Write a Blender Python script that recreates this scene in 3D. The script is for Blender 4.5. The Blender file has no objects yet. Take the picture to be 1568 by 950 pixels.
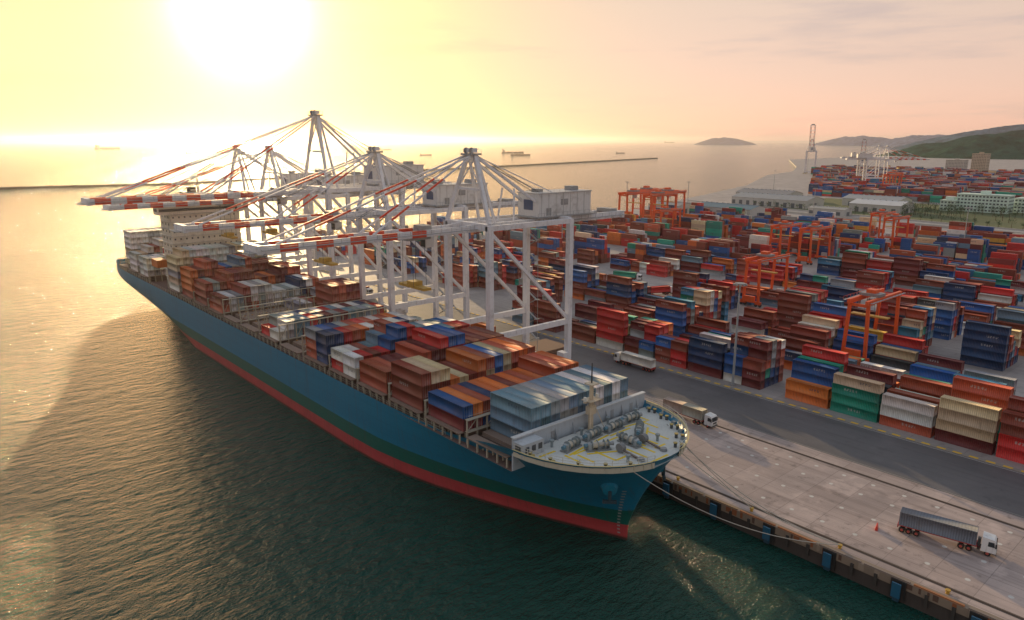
import bpy, math, random
import numpy as np
from mathutils import Vector, Matrix
random.seed(7); rng=np.random.default_rng(7)
scene=bpy.context.scene
QZ=4.0
# ------------------------------------------------------------------ materials
def new_mat(name):
    m=bpy.data.materials.new(name); m.use_nodes=True
    nt=m.node_tree; nt.nodes.clear()
    out=nt.nodes.new('ShaderNodeOutputMaterial'); b=nt.nodes.new('ShaderNodeBsdfPrincipled')
    nt.links.new(b.outputs[0],out.inputs[0])
    return m,nt,b
class G:
    def __init__(s,nt): s.nt=nt
    def n(s,t,**k):
        nd=s.nt.nodes.new(t)
        for a,v in k.items(): setattr(nd,a,v)
        return nd
    def put(s,sock,v):
        if hasattr(v,'is_linked') or hasattr(v,'links'): s.nt.links.new(v,sock)
        else: sock.default_value=v
    def math(s,op,a,b=0.0,c=None,clamp=False):
        nd=s.n('ShaderNodeMath',operation=op); nd.use_clamp=clamp
        s.put(nd.inputs[0],a); s.put(nd.inputs[1],b)
        if c is not None: s.put(nd.inputs[2],c)
        return nd.outputs[0]
    def mix(s,f,a,b,mode='MIX'):
        nd=s.n('ShaderNodeMix',data_type='RGBA',blend_type=mode)
        s.put(nd.inputs[0],f); s.put(nd.inputs[6],a); s.put(nd.inputs[7],b)
        return nd.outputs[2]
    def noise(s,vec,scale,detail=4,rough=.55):
        nd=s.n('ShaderNodeTexNoise'); nd.inputs['Scale'].default_value=scale
        nd.inputs['Detail'].default_value=detail; nd.inputs['Roughness'].default_value=rough
        if vec is not None: s.nt.links.new(vec,nd.inputs['Vector'])
        return nd.outputs[0]
    def scalev(s,vec,sc,rot=0):
        nd=s.n('ShaderNodeMapping'); nd.inputs['Scale'].default_value=sc; nd.inputs['Rotation'].default_value=(0,0,rot)
        s.nt.links.new(vec,nd.inputs['Vector']); return nd.outputs[0]
    def ramp(s,f,stops):
        nd=s.n('ShaderNodeValToRGB'); e=nd.color_ramp.elements
        while len(e)<len(stops): e.new(.5)
        for i,(p,c) in enumerate(stops):
            e[i].position=p; e[i].color=(*c,1) if len(c)==3 else c
        s.nt.links.new(f,nd.inputs[0]); return nd.outputs[0]
    def smooth(s,v,lo,hi):
        nd=s.n('ShaderNodeMapRange'); nd.interpolation_type='SMOOTHSTEP'
        s.put(nd.inputs[0],v); nd.inputs[1].default_value=lo; nd.inputs[2].default_value=hi
        return nd.outputs[0]
def C(*c): return (c[0],c[1],c[2],1.0)

def mat_paint(name,rough=.5,grime=.35,gcol=(.10,.06,.04),gscale=.35):
    m,nt,b=new_mat(name); g=G(nt)
    at=g.n('ShaderNodeAttribute',attribute_name='Col'); tc=g.n('ShaderNodeTexCoord')
    nz=g.noise(tc.outputs['Object'],gscale,6,.65)
    st=g.noise(g.scalev(tc.outputs['Object'],(2.2,2.2,.25)),1.0,4)
    f=g.math('MULTIPLY',g.smooth(nz,.5,.75),grime,clamp=True)
    f2=g.math('MULTIPLY',g.smooth(st,.5,.8),grime*.8,clamp=True)
    c=g.mix(f,at.outputs['Color'],C(*gcol)); c=g.mix(f2,c,C(*[x*1.3 for x in gcol]))
    nt.links.new(c,b.inputs['Base Color']); b.inputs['Roughness'].default_value=rough
    return m
M_paint=mat_paint('painted_steel'); M_dull=mat_paint('dull_surface',.85,.25,(.08,.075,.07),.15)

def mat_container(name,kind):
    m,nt,b=new_mat(name); g=G(nt)
    at=g.n('ShaderNodeAttribute',attribute_name='Col'); tc=g.n('ShaderNodeTexCoord'); uv=g.n('ShaderNodeUVMap',uv_map='UVMap')
    sp=g.n('ShaderNodeSeparateXYZ'); nt.links.new(uv.outputs[0],sp.inputs[0]); U,V=sp.outputs[0],sp.outputs[1]
    rnd=at.outputs['Alpha']
    nz=g.noise(tc.outputs['Object'],.45,6,.65)
    st=g.noise(g.scalev(tc.outputs['Object'],(2.5,2.5,.3)),1.0,3)
    c=at.outputs['Color']
    c=g.mix(g.math('MULTIPLY',g.smooth(nz,.45,.75),.25),c,C(.16,.11,.09))
    c=g.mix(g.math('MULTIPLY',g.smooth(st,.55,.78),.38),c,C(.07,.035,.02))
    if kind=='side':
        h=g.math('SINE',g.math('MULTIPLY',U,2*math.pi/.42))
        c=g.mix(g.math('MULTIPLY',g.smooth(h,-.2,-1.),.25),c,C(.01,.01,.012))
        a1=g.math('LESS_THAN',g.math('ABSOLUTE',g.math('ADD',U,g.math('MULTIPLY_ADD',rnd,5,-2.5))),1.7)
        a2=g.math('LESS_THAN',g.math('ABSOLUTE',g.math('SUBTRACT',V,1.6)),.33)
        ln=g.noise(g.scalev(uv.outputs[0],(2.6,1.6,1)),1.0,1)
        a3=g.math('GREATER_THAN',ln,.47)
        a4=g.math('GREATER_THAN',g.math('FRACT',g.math('MULTIPLY',U,1.35)),.28)
        a5=g.math('GREATER_THAN',g.math('FRACT',g.math('MULTIPLY',rnd,7.31)),.6)
        k=g.math('MULTIPLY',g.math('MULTIPLY',a1,a2),g.math('MULTIPLY',g.math('MULTIPLY',a3,a4),a5))
        bw=g.n('ShaderNodeRGBToBW'); nt.links.new(at.outputs['Color'],bw.inputs[0])
        inv=g.mix(g.math('GREATER_THAN',bw.outputs[0],.25),C(.5,.5,.48),C(.03,.06,.13))
        c=g.mix(g.math('MULTIPLY',k,.6),c,inv)
        bp=g.n('ShaderNodeBump'); bp.inputs['Distance'].default_value=.035; bp.inputs['Strength'].default_value=.8
        nt.links.new(h,bp.inputs['Height']); nt.links.new(bp.outputs[0],b.inputs['Normal'])
        b.inputs['Roughness'].default_value=.5
    elif kind=='end':
        r=g.math('LESS_THAN',g.math('ABSOLUTE',g.math('SUBTRACT',g.math('FRACT',g.math('MULTIPLY',U,1/.56)),.5)),.09)
        c=g.mix(g.math('MULTIPLY',r,.5),c,C(.35,.34,.33))
        r2=g.math('LESS_THAN',g.math('ABSOLUTE',U),.05)
        c=g.mix(g.math('MULTIPLY',r2,.8),c,C(.01,.01,.01)); b.inputs['Roughness'].default_value=.5
    else:
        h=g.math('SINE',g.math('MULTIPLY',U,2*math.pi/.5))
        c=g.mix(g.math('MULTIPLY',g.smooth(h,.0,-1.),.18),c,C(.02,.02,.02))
        n2=g.noise(tc.outputs['Object'],.12,5,.6)
        c=g.mix(g.math('MULTIPLY',g.smooth(n2,.4,.7),.18),c,C(.30,.27,.24)); b.inputs['Roughness'].default_value=.66
        b.inputs['Specular IOR Level'].default_value=.3
    nt.links.new(c,b.inputs['Base Color'])
    return m
M_cont=[mat_container('container_side','side'),mat_container('container_door','end'),mat_container('container_roof','top')]

# ------------------------------------------------------------------ mesh builder
def empty(name,loc=(0,0,0),rot=0):
    e=bpy.data.objects.new(name,None); e.location=loc; e.rotation_euler=(0,0,rot)
    scene.collection.objects.link(e); return e
class MB:
    def __init__(s): s.v=[];s.f=[];s.c=[]
    def add(s,vs,fs,col):
        o=len(s.v); s.v+= [tuple(p) for p in vs]; s.f+=[tuple(i+o for i in f) for f in fs]
        s.c+= [col]*len(fs)
    def box(s,x0,x1,y0,y1,z0,z1,col):
        s.add([(x0,y0,z0),(x1,y0,z0),(x1,y1,z0),(x0,y1,z0),(x0,y0,z1),(x1,y0,z1),(x1,y1,z1),(x0,y1,z1)],
          [(0,3,2,1),(4,5,6,7),(0,1,5,4),(1,2,6,5),(2,3,7,6),(3,0,4,7)],col)
    def cb(s,cx,cy,cz,sx,sy,sz,col): s.box(cx-sx/2,cx+sx/2,cy-sy/2,cy+sy/2,cz-sz/2,cz+sz/2,col)
    def beam(s,p,q,w,h,col):
        p=Vector(p);q=Vector(q);d=(q-p)
        if d.length<1e-6: return
        d.normalize(); up=Vector((0,0,1)) if abs(d.z)<.95 else Vector((0,1,0))
        r=d.cross(up).normalized(); u=r.cross(d).normalized()
        vs=[]
        for e in (p,q):
            for a,b in((-1,-1),(1,-1),(1,1),(-1,1)): vs.append(e+r*(a*w/2)+u*(b*h/2))
        s.add(vs,[(0,1,2,3),(7,6,5,4),(0,4,5,1),(1,5,6,2),(2,6,7,3),(3,7,4,0)],col)
    def cyl(s,p,q,r0,r1,n,col):
        p=Vector(p);q=Vector(q);d=(q-p).normalized(); up=Vector((0,0,1)) if abs(d.z)<.95 else Vector((0,1,0))
        r=d.cross(up).normalized(); u=r.cross(d).normalized(); vs=[]
        for e,rr in((p,r0),(q,r1)):
            for i in range(n):
                a=2*math.pi*i/n; vs.append(e+r*(math.cos(a)*rr)+u*(math.sin(a)*rr))
        fs=[(i,(i+1)%n,n+(i+1)%n,n+i) for i in range(n)]+[tuple(range(n))[::-1],tuple(range(n,2*n))]
        s.add(vs,fs,col)
    def prism(s,pts,z0,z1,col,colt=None):
        n=len(pts); vs=[(x,y,z0) for x,y in pts]+[(x,y,z1) for x,y in pts]
        s.add(vs,[(i,(i+1)%n,n+(i+1)%n,n+i) for i in range(n)],col); s.add(vs,[tuple(range(n,2*n))],colt or col)
    def prof(s,pts,x0,x1,col):
        n=len(pts); vs=[(x0,y,z) for y,z in pts]+[(x1,y,z) for y,z in pts]
        s.add(vs,[(i,(i+1)%n,n+(i+1)%n,n+i) for i in range(n)]+[tuple(range(n)),tuple(range(n,2*n))],col)
    def quad(s,a,b,c,d,col): s.add([a,b,c,d],[(0,1,2,3)],col)
    def build(s,name,mat,parent=None,loc=(0,0,0),rot=0,smooth=False):
        me=bpy.data.meshes.new(name); me.from_pydata(s.v,[],s.f)
        ca=me.attributes.new('Col','FLOAT_COLOR','CORNER')
        cnt=np.array([len(f) for f in s.f]); cc=np.array([(*c[:3],1.) for c in s.c],dtype=np.float32)
        ca.data.foreach_set('color',np.repeat(cc,cnt,axis=0).ravel())
        me.materials.append(mat); me.update()
        if smooth: me.polygons.foreach_set('use_smooth',[True]*len(me.polygons))
        o=bpy.data.objects.new(name,me); o.location=loc; o.rotation_euler=(0,0,rot)
        scene.collection.objects.link(o)
        if parent: o.parent=parent
        return o
def inst(src,name,loc,rot=0,scale=1):
    e=empty(name,loc,rot); e.scale=(scale,)*3
    for ch in src.children:
        c=bpy.data.objects.new(ch.name.split('.')[0],ch.data); c.parent=e; c.location=ch.location; c.rotation_euler=ch.rotation_euler
        scene.collection.objects.link(c)
    return e

# ------------------------------------------------------------------ containers
PAL={'brown':(.25,.05,.03),'maroon':(.17,.022,.025),'red':(.55,.025,.025),'orange':(.70,.17,.035),'rust':(.44,.09,.045),
 'blue':(.012,.10,.33),'navy':(.010,.045,.14),'sky':(.04,.22,.40),'teal':(.01,.30,.22),'grey':(.30,.33,.34),'bluegrey':(.13,.24,.32),
 'white':(.68,.67,.63),'cream':(.64,.50,.32),'dark':(.06,.07,.075),'yellow':(.65,.38,.06)}
W_YARD=dict(brown=25,maroon=20,red=17,orange=9,rust=9,blue=17,navy=11,sky=3,teal=6,grey=6,bluegrey=4,white=8,cream=5,dark=2,yellow=1)
def pick(w):
    k=list(w); return random.choices(k,[w[i] for i in k])[0]
def cvar(name):
    c=PAL[name]; f=random.uniform(.75,1.3); return tuple(min(.8,x*f*random.uniform(.92,1.08)) for x in c)
def template(detail):
    V=[];F=[];K=[]
    fr,dp=.13,.07
    faces=[('x',-1),('x',1),('y',-1),('y',1),('z',1)]
    for ax,sg in faces:
        if ax=='x': cs=[(sg,-1,0),(sg,1,0),(sg,1,1),(sg,-1,1)]; ins=lambda c:(0,-c[1]*fr,fr if c[2]==0 else -fr); rec=(-sg*dp,0,0); k=0
        elif ax=='y': cs=[(-1,sg,0),(1,sg,0),(1,sg,1),(-1,sg,1)]; ins=lambda c:(-c[0]*fr,0,fr if c[2]==0 else -fr); rec=(0,-sg*dp,0); k=1
        else: cs=[(-1,-1,1),(1,-1,1),(1,1,1),(-1,1,1)]; ins=lambda c:(-c[0]*fr*.6,-c[1]*fr*.6,0); rec=(0,0,-.04); k=2
        o=len(V)
        for c in cs: V.append((*c,0,0,0,k))
        if not detail: F.append((o,o+1,o+2,o+3)); K.append(k); continue
        for c in cs: V.append((*c,*ins(c),k))
        for c in cs:
            i=ins(c); V.append((*c,i[0]+rec[0],i[1]+rec[1],i[2]+rec[2],k))
        for i in range(4):
            j=(i+1)%4
            F.append((o+i,o+j,o+4+j,o+4+i)); K.append(k)
            F.append((o+4+i,o+4+j,o+8+j,o+8+i)); K.append(k)
        F.append((o+8,o+9,o+10,o+11)); K.append(k)
    return np.array(V,dtype=np.float32),np.array(F),np.array(K)
TPL={True:template(True),False:template(False)}
def containers(name,rows,detail=True,parent=None):
    if not rows: return None
    A=np.array(rows,dtype=np.float32)
    V,F,K=TPL[detail]; n=len(A); nv=len(V)
    half=np.stack([np.full(n,1.219,dtype=np.float32),A[:,3]/2,A[:,4]],1)
    rel=V[None,:,:3]*half[:,None,:]+V[None,:,3:6]
    P=rel+A[:,None,:3]
    Fa=(F[None]+(np.arange(n)*nv)[:,None,None]).reshape(-1,4)
    me=bpy.data.meshes.new(name); me.vertices.add(n*nv); me.vertices.foreach_set('co',P.ravel())
    nf=len(Fa); me.loops.add(nf*4); me.loops.foreach_set('vertex_index',Fa.ravel().astype(np.int32))
    me.polygons.add(nf); me.polygons.foreach_set('loop_start',(np.arange(nf)*4).astype(np.int32))
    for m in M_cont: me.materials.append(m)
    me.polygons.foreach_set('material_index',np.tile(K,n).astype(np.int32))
    k=V[:,6][None,:]
    U=np.where(k==1,rel[:,:,0],rel[:,:,1]); W=np.where(k==2,rel[:,:,0],rel[:,:,2])
    uv=np.stack([U,W],2).reshape(-1,2)[Fa.ravel()]
    ul=me.uv_layers.new(name='UVMap'); ul.data.foreach_set('uv',uv.astype(np.float32).ravel())
    ca=me.attributes.new('Col','FLOAT_COLOR','POINT')
    ca.data.foreach_set('color',np.repeat(A[:,5:9],nv,axis=0).ravel())
    me.update(calc_edges=True); me.validate()
    o=bpy.data.objects.new(name,me); scene.collection.objects.link(o)
    if parent: o.parent=parent
    return o
def crow(x,y,z,L,H,cn): return (x,y,z,L,H,*cvar(cn),random.random())

# ------------------------------------------------------------------ camera
cam=bpy.data.cameras.new('camera'); co=bpy.data.objects.new('camera',cam); scene.collection.objects.link(co)
co.location=(0,0,75); co.rotation_euler=(math.radians(90-13.3),0,math.radians(-41.0))
cam.sensor_width=36; cam.lens=36*1100/1568; cam.clip_start=1; cam.clip_end=300000
scene.camera=co
scene.view_settings.view_transform='Standard'; scene.view_settings.look='None'; scene.view_settings.exposure=0

# ------------------------------------------------------------------ world + sun
SAZ=math.radians(21.6); SEL=math.radians(9.0)
S=Vector((math.sin(SAZ)*math.cos(SEL),math.cos(SAZ)*math.cos(SEL),math.sin(SEL)))
w=bpy.data.worlds.new("World"); scene.world=w; w.use_nodes=True; nt=w.node_tree; nt.nodes.clear(); g=G(nt)
out=g.n('ShaderNodeOutputWorld'); sky=g.n('ShaderNodeTexSky'); sky.sky_type='NISHITA'; sky.sun_disc=False
sky.sun_elevation=SEL; sky.sun_rotation=SAZ; sky.dust_density=.3; sky.air_density=1.0
bg1=g.n('ShaderNodeBackground'); bg1.inputs[1].default_value=.05; nt.links.new(g.mix(1.0,sky.outputs[0],C(.95,.66,.55),'MULTIPLY'),bg1.inputs[0])
tc=g.n('ShaderNodeTexCoord'); dv=tc.outputs['Generated']
dt=g.n('ShaderNodeVectorMath',operation='DOT_PRODUCT'); nt.links.new(dv,dt.inputs[0]); dt.inputs[1].default_value=S
d=g.math('MAXIMUM',dt.outputs['Value'],0.0)
sp=g.n('ShaderNodeSeparateXYZ'); nt.links.new(dv,sp.inputs[0])
base=g.ramp(sp.outputs[2],[(0,(.80,.50,.46)),(.05,(.84,.54,.48)),(.16,(.82,.60,.49)),(.35,(.66,.63,.60)),(.8,(.48,.57,.68))])
f=g.math('MULTIPLY_ADD',dt.outputs['Value'],.12,.76)
cl=g.noise(g.scalev(dv,(1.2,1.2,11)),2.2,6,.6)
clf=g.math('MULTIPLY',g.smooth(cl,.48,.66),.55)
base=g.mix(clf,base,C(.48,.38,.41))
base=g.mix(1.0,base,f,'MULTIPLY')
base=g.mix(g.math('MULTIPLY',g.math('POWER',d,18),.9),base,g.mix(1.0,base,C(1,.98,.34),'MULTIPLY'))
def glow(p,k,col):
    a=g.math('MULTIPLY',g.math('POWER',d,p),k)
    return g.mix(1.0,C(*col),a,'MULTIPLY')
tot=base
for p,k,col in((14,.16,(1,.55,.14)),(45,.34,(1,.90,.12)),(150,.7,(1,.92,.42)),(700,3.0,(1,.96,.88))):
    tot=g.mix(1.0,tot,glow(p,k,col),'ADD')
bg2=g.n('ShaderNodeBackground'); nt.links.new(tot,bg2.inputs[0]); bg2.inputs[1].default_value=.92
ad=g.n('ShaderNodeAddShader'); nt.links.new(bg1.outputs[0],ad.inputs[0]); nt.links.new(bg2.outputs[0],ad.inputs[1]); nt.links.new(ad.outputs[0],out.inputs[0])
sl=bpy.data.lights.new('sun','SUN'); sl.energy=4.4; sl.angle=math.radians(.6); sl.color=(1,.70,.36)
so=bpy.data.objects.new('sun',sl); scene.collection.objects.link(so); so.rotation_euler=S.to_track_quat('Z','Y').to_euler()
# sea haze: one real homogeneous low scattering layer over the whole bay
m=bpy.data.materials.new('sea_haze'); m.use_nodes=True; nt=m.node_tree; nt.nodes.clear(); g=G(nt)
o_=g.n('ShaderNodeOutputMaterial'); vs_=g.n('ShaderNodeVolumeScatter'); vs_.inputs['Color'].default_value=C(.98,.90,.86)
vs_.inputs['Density'].default_value=.000036; vs_.inputs['Anisotropy'].default_value=.78
nt.links.new(vs_.outputs[0],o_.inputs['Volume'])
mb=MB(); mb.box(-25000,25000,-25000,25000,-8,170,(1,1,1)); mb.build('sea_haze',m)

# ------------------------------------------------------------------ water
m,nt,b=new_mat('sea_water'); g=G(nt); tc=g.n('ShaderNodeTexCoord'); ob=tc.outputs['Object']
b.inputs['Roughness'].default_value=.10; b.inputs['IOR'].default_value=1.33
big=g.noise(g.scalev(ob,(1,1.6,1)),.012,3)
nt.links.new(g.mix(big,C(.004,.045,.035),C(.009,.075,.055)),b.inputs['Base Color'])
rot=math.radians(-25)
n1=g.noise(g.scalev(ob,(.7,1.5,1),rot),.17,3,.5); n2=g.noise(g.scalev(ob,(.8,1.5,1),rot+.5),.42,4,.62); n3=g.noise(ob,.03,2)
n4=g.noise(g.scalev(ob,(1,1.6,1),rot-.4),1.6,3,.6)
h=g.math('ADD',g.math('MULTIPLY',n1,1.9),g.math('ADD',g.math('MULTIPLY',n2,1.6),g.math('ADD',g.math('MULTIPLY',n4,.40),g.math('MULTIPLY',n3,1.5))))
bp=g.n('ShaderNodeBump'); bp.inputs['Distance'].default_value=1.0; bp.inputs['Strength'].default_value=1.0
nt.links.new(h,bp.inputs['Height']); nt.links.new(bp.outputs[0],b.inputs['Normal'])
mb=MB(); R=120000; mb.quad((-R,-R,0),(R,-R,0),(R,R,0),(-R,R,0),(0,0,0)); mb.build('sea_water',m)

# ------------------------------------------------------------------ ground
def mat_concrete(name,c1,c2,joint=True,stain=.5,slab=(6,6),jc=.6):
    m,nt,b=new_mat(name); g=G(nt); tc=g.n('ShaderNodeTexCoord'); ob=tc.outputs['Object']
    a=g.noise(ob,.06,6,.65); c=g.mix(g.smooth(a,.3,.7),C(*c1),C(*c2))
    tr=g.noise(g.scalev(ob,(.55,.02,1)),1.0,5,.65); c=g.mix(g.math('MULTIPLY',g.smooth(tr,.45,.75),stain),c,C(*[x*.4 for x in c1]))
    tr2=g.noise(g.scalev(ob,(1.6,.03,1)),1.0,4,.6); c=g.mix(g.math('MULTIPLY',g.smooth(tr2,.55,.75),stain*.7),c,C(*[x*.5 for x in c1]))
    bl=g.noise(ob,.35,5,.7); c=g.mix(g.math('MULTIPLY',g.smooth(bl,.56,.70),stain*.8),c,C(*[x*.35 for x in c1]))
    bl=g.noise(ob,.10,5,.6); c=g.mix(g.math('MULTIPLY',g.smooth(bl,.55,.66),stain*.5),c,C(*[min(1,x*1.35) for x in c1]))
    if joint:
        br=g.n('ShaderNodeTexBrick'); br.offset=0; nt.links.new(ob,br.inputs['Vector']); br.inputs['Scale'].default_value=1
        br.inputs['Brick Width'].default_value=slab[0]; br.inputs['Row Height'].default_value=slab[1]; br.inputs['Mortar Size'].default_value=.06
        br.inputs['Color1'].default_value=C(1,1,1); br.inputs['Color2'].default_value=C(.82,.80,.79); br.inputs['Mortar'].default_value=C(jc,jc,jc)
        c=g.mix(1.0,c,br.outputs[0],'MULTIPLY')
    nt.links.new(c,b.inputs['Base Color']); b.inputs['Roughness'].default_value=.62
    return m
M_yard=mat_concrete('yard_concrete',(.42,.38,.36),(.32,.29,.28),True,.5,(12,12))
M_apron=mat_concrete('apron_concrete',(.52,.41,.37),(.36,.29,.27),True,.85,(5.2,7))
M_asph=mat_concrete('asphalt',(.135,.125,.13),(.10,.095,.10),False,.45)
M_rock=mat_concrete('rock',(.10,.09,.08),(.06,.055,.05),False,.4)
EX=118.3
land=[(EX,-900),(5200,-900),(5200,1500),(2600,1400),(1900,1000),(1620,860),(1400,800),(1060,640),(820,560),(560,482),(300,470),(EX,450)]
mb=MB(); mb.prism(land,-3,QZ,(.2,.2,.2)); mb.build('ground',M_yard)
mb=MB(); mb.quad((EX+.9,-300,QZ+.004),(157,-300,QZ+.004),(157,445,QZ+.004),(EX+.9,445,QZ+.004),(0,0,0)); mb.build('quay_apron_pavement',M_apron)
mb=MB(); mb.quad((157,-300,QZ+.004),(179.5,-300,QZ+.004),(179.5,445,QZ+.004),(157,445,QZ+.004),(0,0,0)); mb.build('quay_road',M_asph)
mb=MB(); z4=QZ
mb.box(EX-.5,EX+.9,-300,450,2.6,z4+.02,(.26,.20,.15))
mb.box(EX-.25,EX+.15,-300,450,-2,2.6,(.06,.05,.045))
y=-300
i=0
while y<450:
    mb.box(EX-.45,EX-.05,y,y+7.4,z4+.02,z4+.3,random.choice([(.42,.26,.12),(.30,.2,.12),(.38,.16,.07),(.25,.2,.17)])); y+=8; i+=1
for y in np.arange(-295,450,4): mb.box(EX-.8,EX-.5,y,y+.5,1.2,3.4,(.05,.045,.04))
for y in np.arange(-296,450,1.3):
    if random.random()<.6: mb.box(EX-.56,EX-.5,y,y+random.uniform(.3,1.1),random.uniform(2.7,3.3),3.98,random.choice([(.28,.10,.04),(.12,.07,.05),(.33,.26,.2)]))
mb.build('quay_edge_wall',M_dull)
mb=MB()
for k in range(-20,32):
    y=37.6+k*11.7
    mb.box(EX-1.3,EX-.55,y-.5,y+.5,.4,3.4,(.015,.06,.10)); mb.box(EX-1.6,EX-1.3,y-.7,y+.7,1.2,3.8,(.015,.11,.20))
    mb.box(EX-.75,EX-.5,y-1.2,y+1.2,.5,4,(.03,.03,.03))
mb.build('quay_fenders',M_paint)
mb=MB()
for k in range(-12,24):
    y=31+k*17.5
    mb.cyl((EX+1.5,y,z4),(EX+1.5,y,z4+.5),.3,.25,10,(.5,.3,.04)); mb.cyl((EX+1.5,y,z4+.5),(EX+1.5,y,z4+.72),.42,.42,10,(.5,.3,.04))
mb.build('mooring_bollards',M_paint)
mb=MB()
for x in(121.5,152.2):
    mb.box(x-.45,x+.45,-300,445,z4+.006,z4+.012,(.09,.07,.06)); mb.box(x-.06,x+.06,-300,445,z4+.012,z4+.10,(.12,.08,.06))
mb.build('crane_rails',M_dull)
mb=MB(); Y=(.75,.46,.05); Wt=(.6,.58,.55)
for y in np.arange(-200,440,3.4):
    mb.quad((179.8,y,z4+.158),(180.7,y,z4+.158),(180.7,y+1.9,z4+.158),(179.8,y+1.9,z4+.158),Y)
mb.quad((157.4,-300,z4+.009),(157.6,-300,z4+.009),(157.6,440,z4+.009),(157.4,440,z4+.009),(.3,.28,.25))
mb.quad((179.0,-300,z4+.009),(179.15,-300,z4+.009),(179.15,440,z4+.009),(179.0,440,z4+.009),Wt)
for xx in(126.5,134.5,143,149):
    for y in np.arange(-100,440,6.2):
        n=8; r=.45; mb.add([(xx+r*math.cos(2*math.pi*i/n),y+r*math.sin(2*math.pi*i/n),z4+.009) for i in range(n)],[tuple(range(n))],Wt)
mb.build('painted_road_markings',M_dull)
mb=MB(); mb.box(179.6,180.9,-300,445,z4+.004,z4+.15,(.3,.27,.24)); mb.build('road_kerb',M_dull)

# ------------------------------------------------------------------ ship
ship=empty('container_ship'); XC=98.3; HB=19.2
def smst(x): x=max(0,min(1,x)); return x*x*(3-2*x)
def ztop(a):
    return 16.6+4.0*(1-smst((a-90)/20)) + 1.6*smst((a-372)/14)
def stem(z): return 79.3-8.8*max(0,min(1,(z-2)/18.5))**1.5
def sternY(z): return 352+37*smst((z+1)/11)
def hbf(a,z):
    s=max(0,a-stem(z)); w_=max(0,min(1,z/20))**1.5
    dk=math.sqrt(max(0,1-((21-min(s,21))/21)**2)); wl=math.sin(math.pi/2*min(1,s/72))**1.05
    f=wl*(1-w_)+dk*w_
    e=max(0,sternY(z)-a); wz=smst(z/13)
    fl=(min(1,e/85))**.55*.92+.08; fd=1-.14*(1-min(1,e/30))**2
    return HB*f*(fl*(1-wz)+fd*wz)
ss=[0,.15,.4,.8,1.5,2.5,4,6,8,10.5,13.5,17,21,27,34,42,52,62,75]; NL=18
grid=[]
for i in range(len(ss)+26):
    col=[]
    for j in range(NL):
        v=j/(NL-1)
        if i<len(ss): a0=70.5+ss[i]
        else: a0=145.5+(389-145.5)*((i-len(ss)+1)/26)
        z=-1.5+(ztop(a0)+1.5)*v
        if i<len(ss): a=stem(z)+ss[i]
        else: a=stem(z)+75+(sternY(z)-stem(z)-75)*((i-len(ss)+1)/26)
        col.append((a,z,hbf(a,z)))
    grid.append(col)
m,nt,b=new_mat('ship_hull_paint'); g=G(nt); tc=g.n('ShaderNodeTexCoord'); ob=tc.outputs['Object']
sp=g.n('ShaderNodeSeparateXYZ'); nt.links.new(ob,sp.inputs[0]); z=sp.outputs[2]; yy=sp.outputs[1]
n=g.noise(g.scalev(ob,(.3,.3,.5)),1,4)
cB=g.mix(g.noise(g.scalev(ob,(1,.05,.6)),.4,5),C(.006,.14,.26),C(.012,.21,.36))
cG=C(.006,.11,.09)
c=g.mix(g.smooth(z,6.9,7.1),cG,cB)
cR=g.mix(n,C(.32,.03,.04),C(.48,.08,.085))
c=g.mix(g.smooth(z,3.35,3.45),cR,c)
f1=g.math('LESS_THAN',g.math('FRACT',g.math('MULTIPLY',yy,1/11.)),.012); f2=g.math('LESS_THAN',g.math('FRACT',g.math('MULTIPLY',z,1/2.9)),.03)
c=g.mix(g.math('MULTIPLY',g.math('MAXIMUM',f1,f2),.25),c,C(.01,.03,.04))
sc=g.noise(g.scalev(ob,(.1,.6,1.5)),1.,6,.7); c=g.mix(g.math('MULTIPLY',g.smooth(sc,.58,.72),.35),c,C(.14,.17,.17))
st=g.noise(g.scalev(ob,(.5,1.3,.06)),1.,4,.6); c=g.mix(g.math('MULTIPLY',g.smooth(st,.52,.75),.4),c,C(.07,.055,.045))
c=g.mix(g.smooth(z,.9,.3),c,C(.05,.03,.025))
nt.links.new(c,b.inputs['Base Color']); b.inputs['Roughness'].default_value=.42
V=[];F=[]
for sgn in(-1,1):
    o=len(V)
    for col in grid:
        for a,zv,hb in col: V.append((XC+sgn*hb,a,zv))
    for i in range(len(grid)-1):
        for j in range(NL-1):
            q=(o+i*NL+j,o+(i+1)*NL+j,o+(i+1)*NL+j+1,o+i*NL+j+1); F.append(q if sgn>0 else q[::-1])
n_=len(grid)-1; o=len(V)//2
for j in range(NL-1): F.append((n_*NL+j,n_*NL+j+1,o+n_*NL+j+1,o+n_*NL+j))
me=bpy.data.meshes.new('hull'); me.from_pydata(V,[],F); me.materials.append(m); me.update()
me.polygons.foreach_set('use_smooth',[True]*len(me.polygons))
ho=bpy.data.objects.new('hull',me); scene.collection.objects.link(ho); ho.parent=ship
def hbt(a,off=0):
    s=a-70.5-off*.6
    if s<=0: return 0
    dk=math.sqrt(max(0,1-((21-min(s,21))/21)**2)); e=max(0,389-a)
    return max(0,HB*dk*(1-.14*(1-min(1,e/30))**2)-off)
mb=MB()
for zz_ in np.arange(1.2,13,.8):
    for sg in(-1,1):
        a=stem(zz_)+1.3; h0=hbf(a,zz_)+.05; h1=hbf(a+.5,zz_)+.05; h2=hbf(a,zz_+.3)+.05;h3=hbf(a+.5,zz_+.3)+.05
        mb.quad((XC+sg*h0,a,zz_),(XC+sg*h1,a+.5,zz_),(XC+sg*h3,a+.5,zz_+.3),(XC+sg*h2,a,zz_+.3),(.3,.32,.32))
mb.build('draft_marks',M_paint,ship)
mb=MB(); DKC=(.20,.13,.11); FC=(.60,.61,.58)
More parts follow.
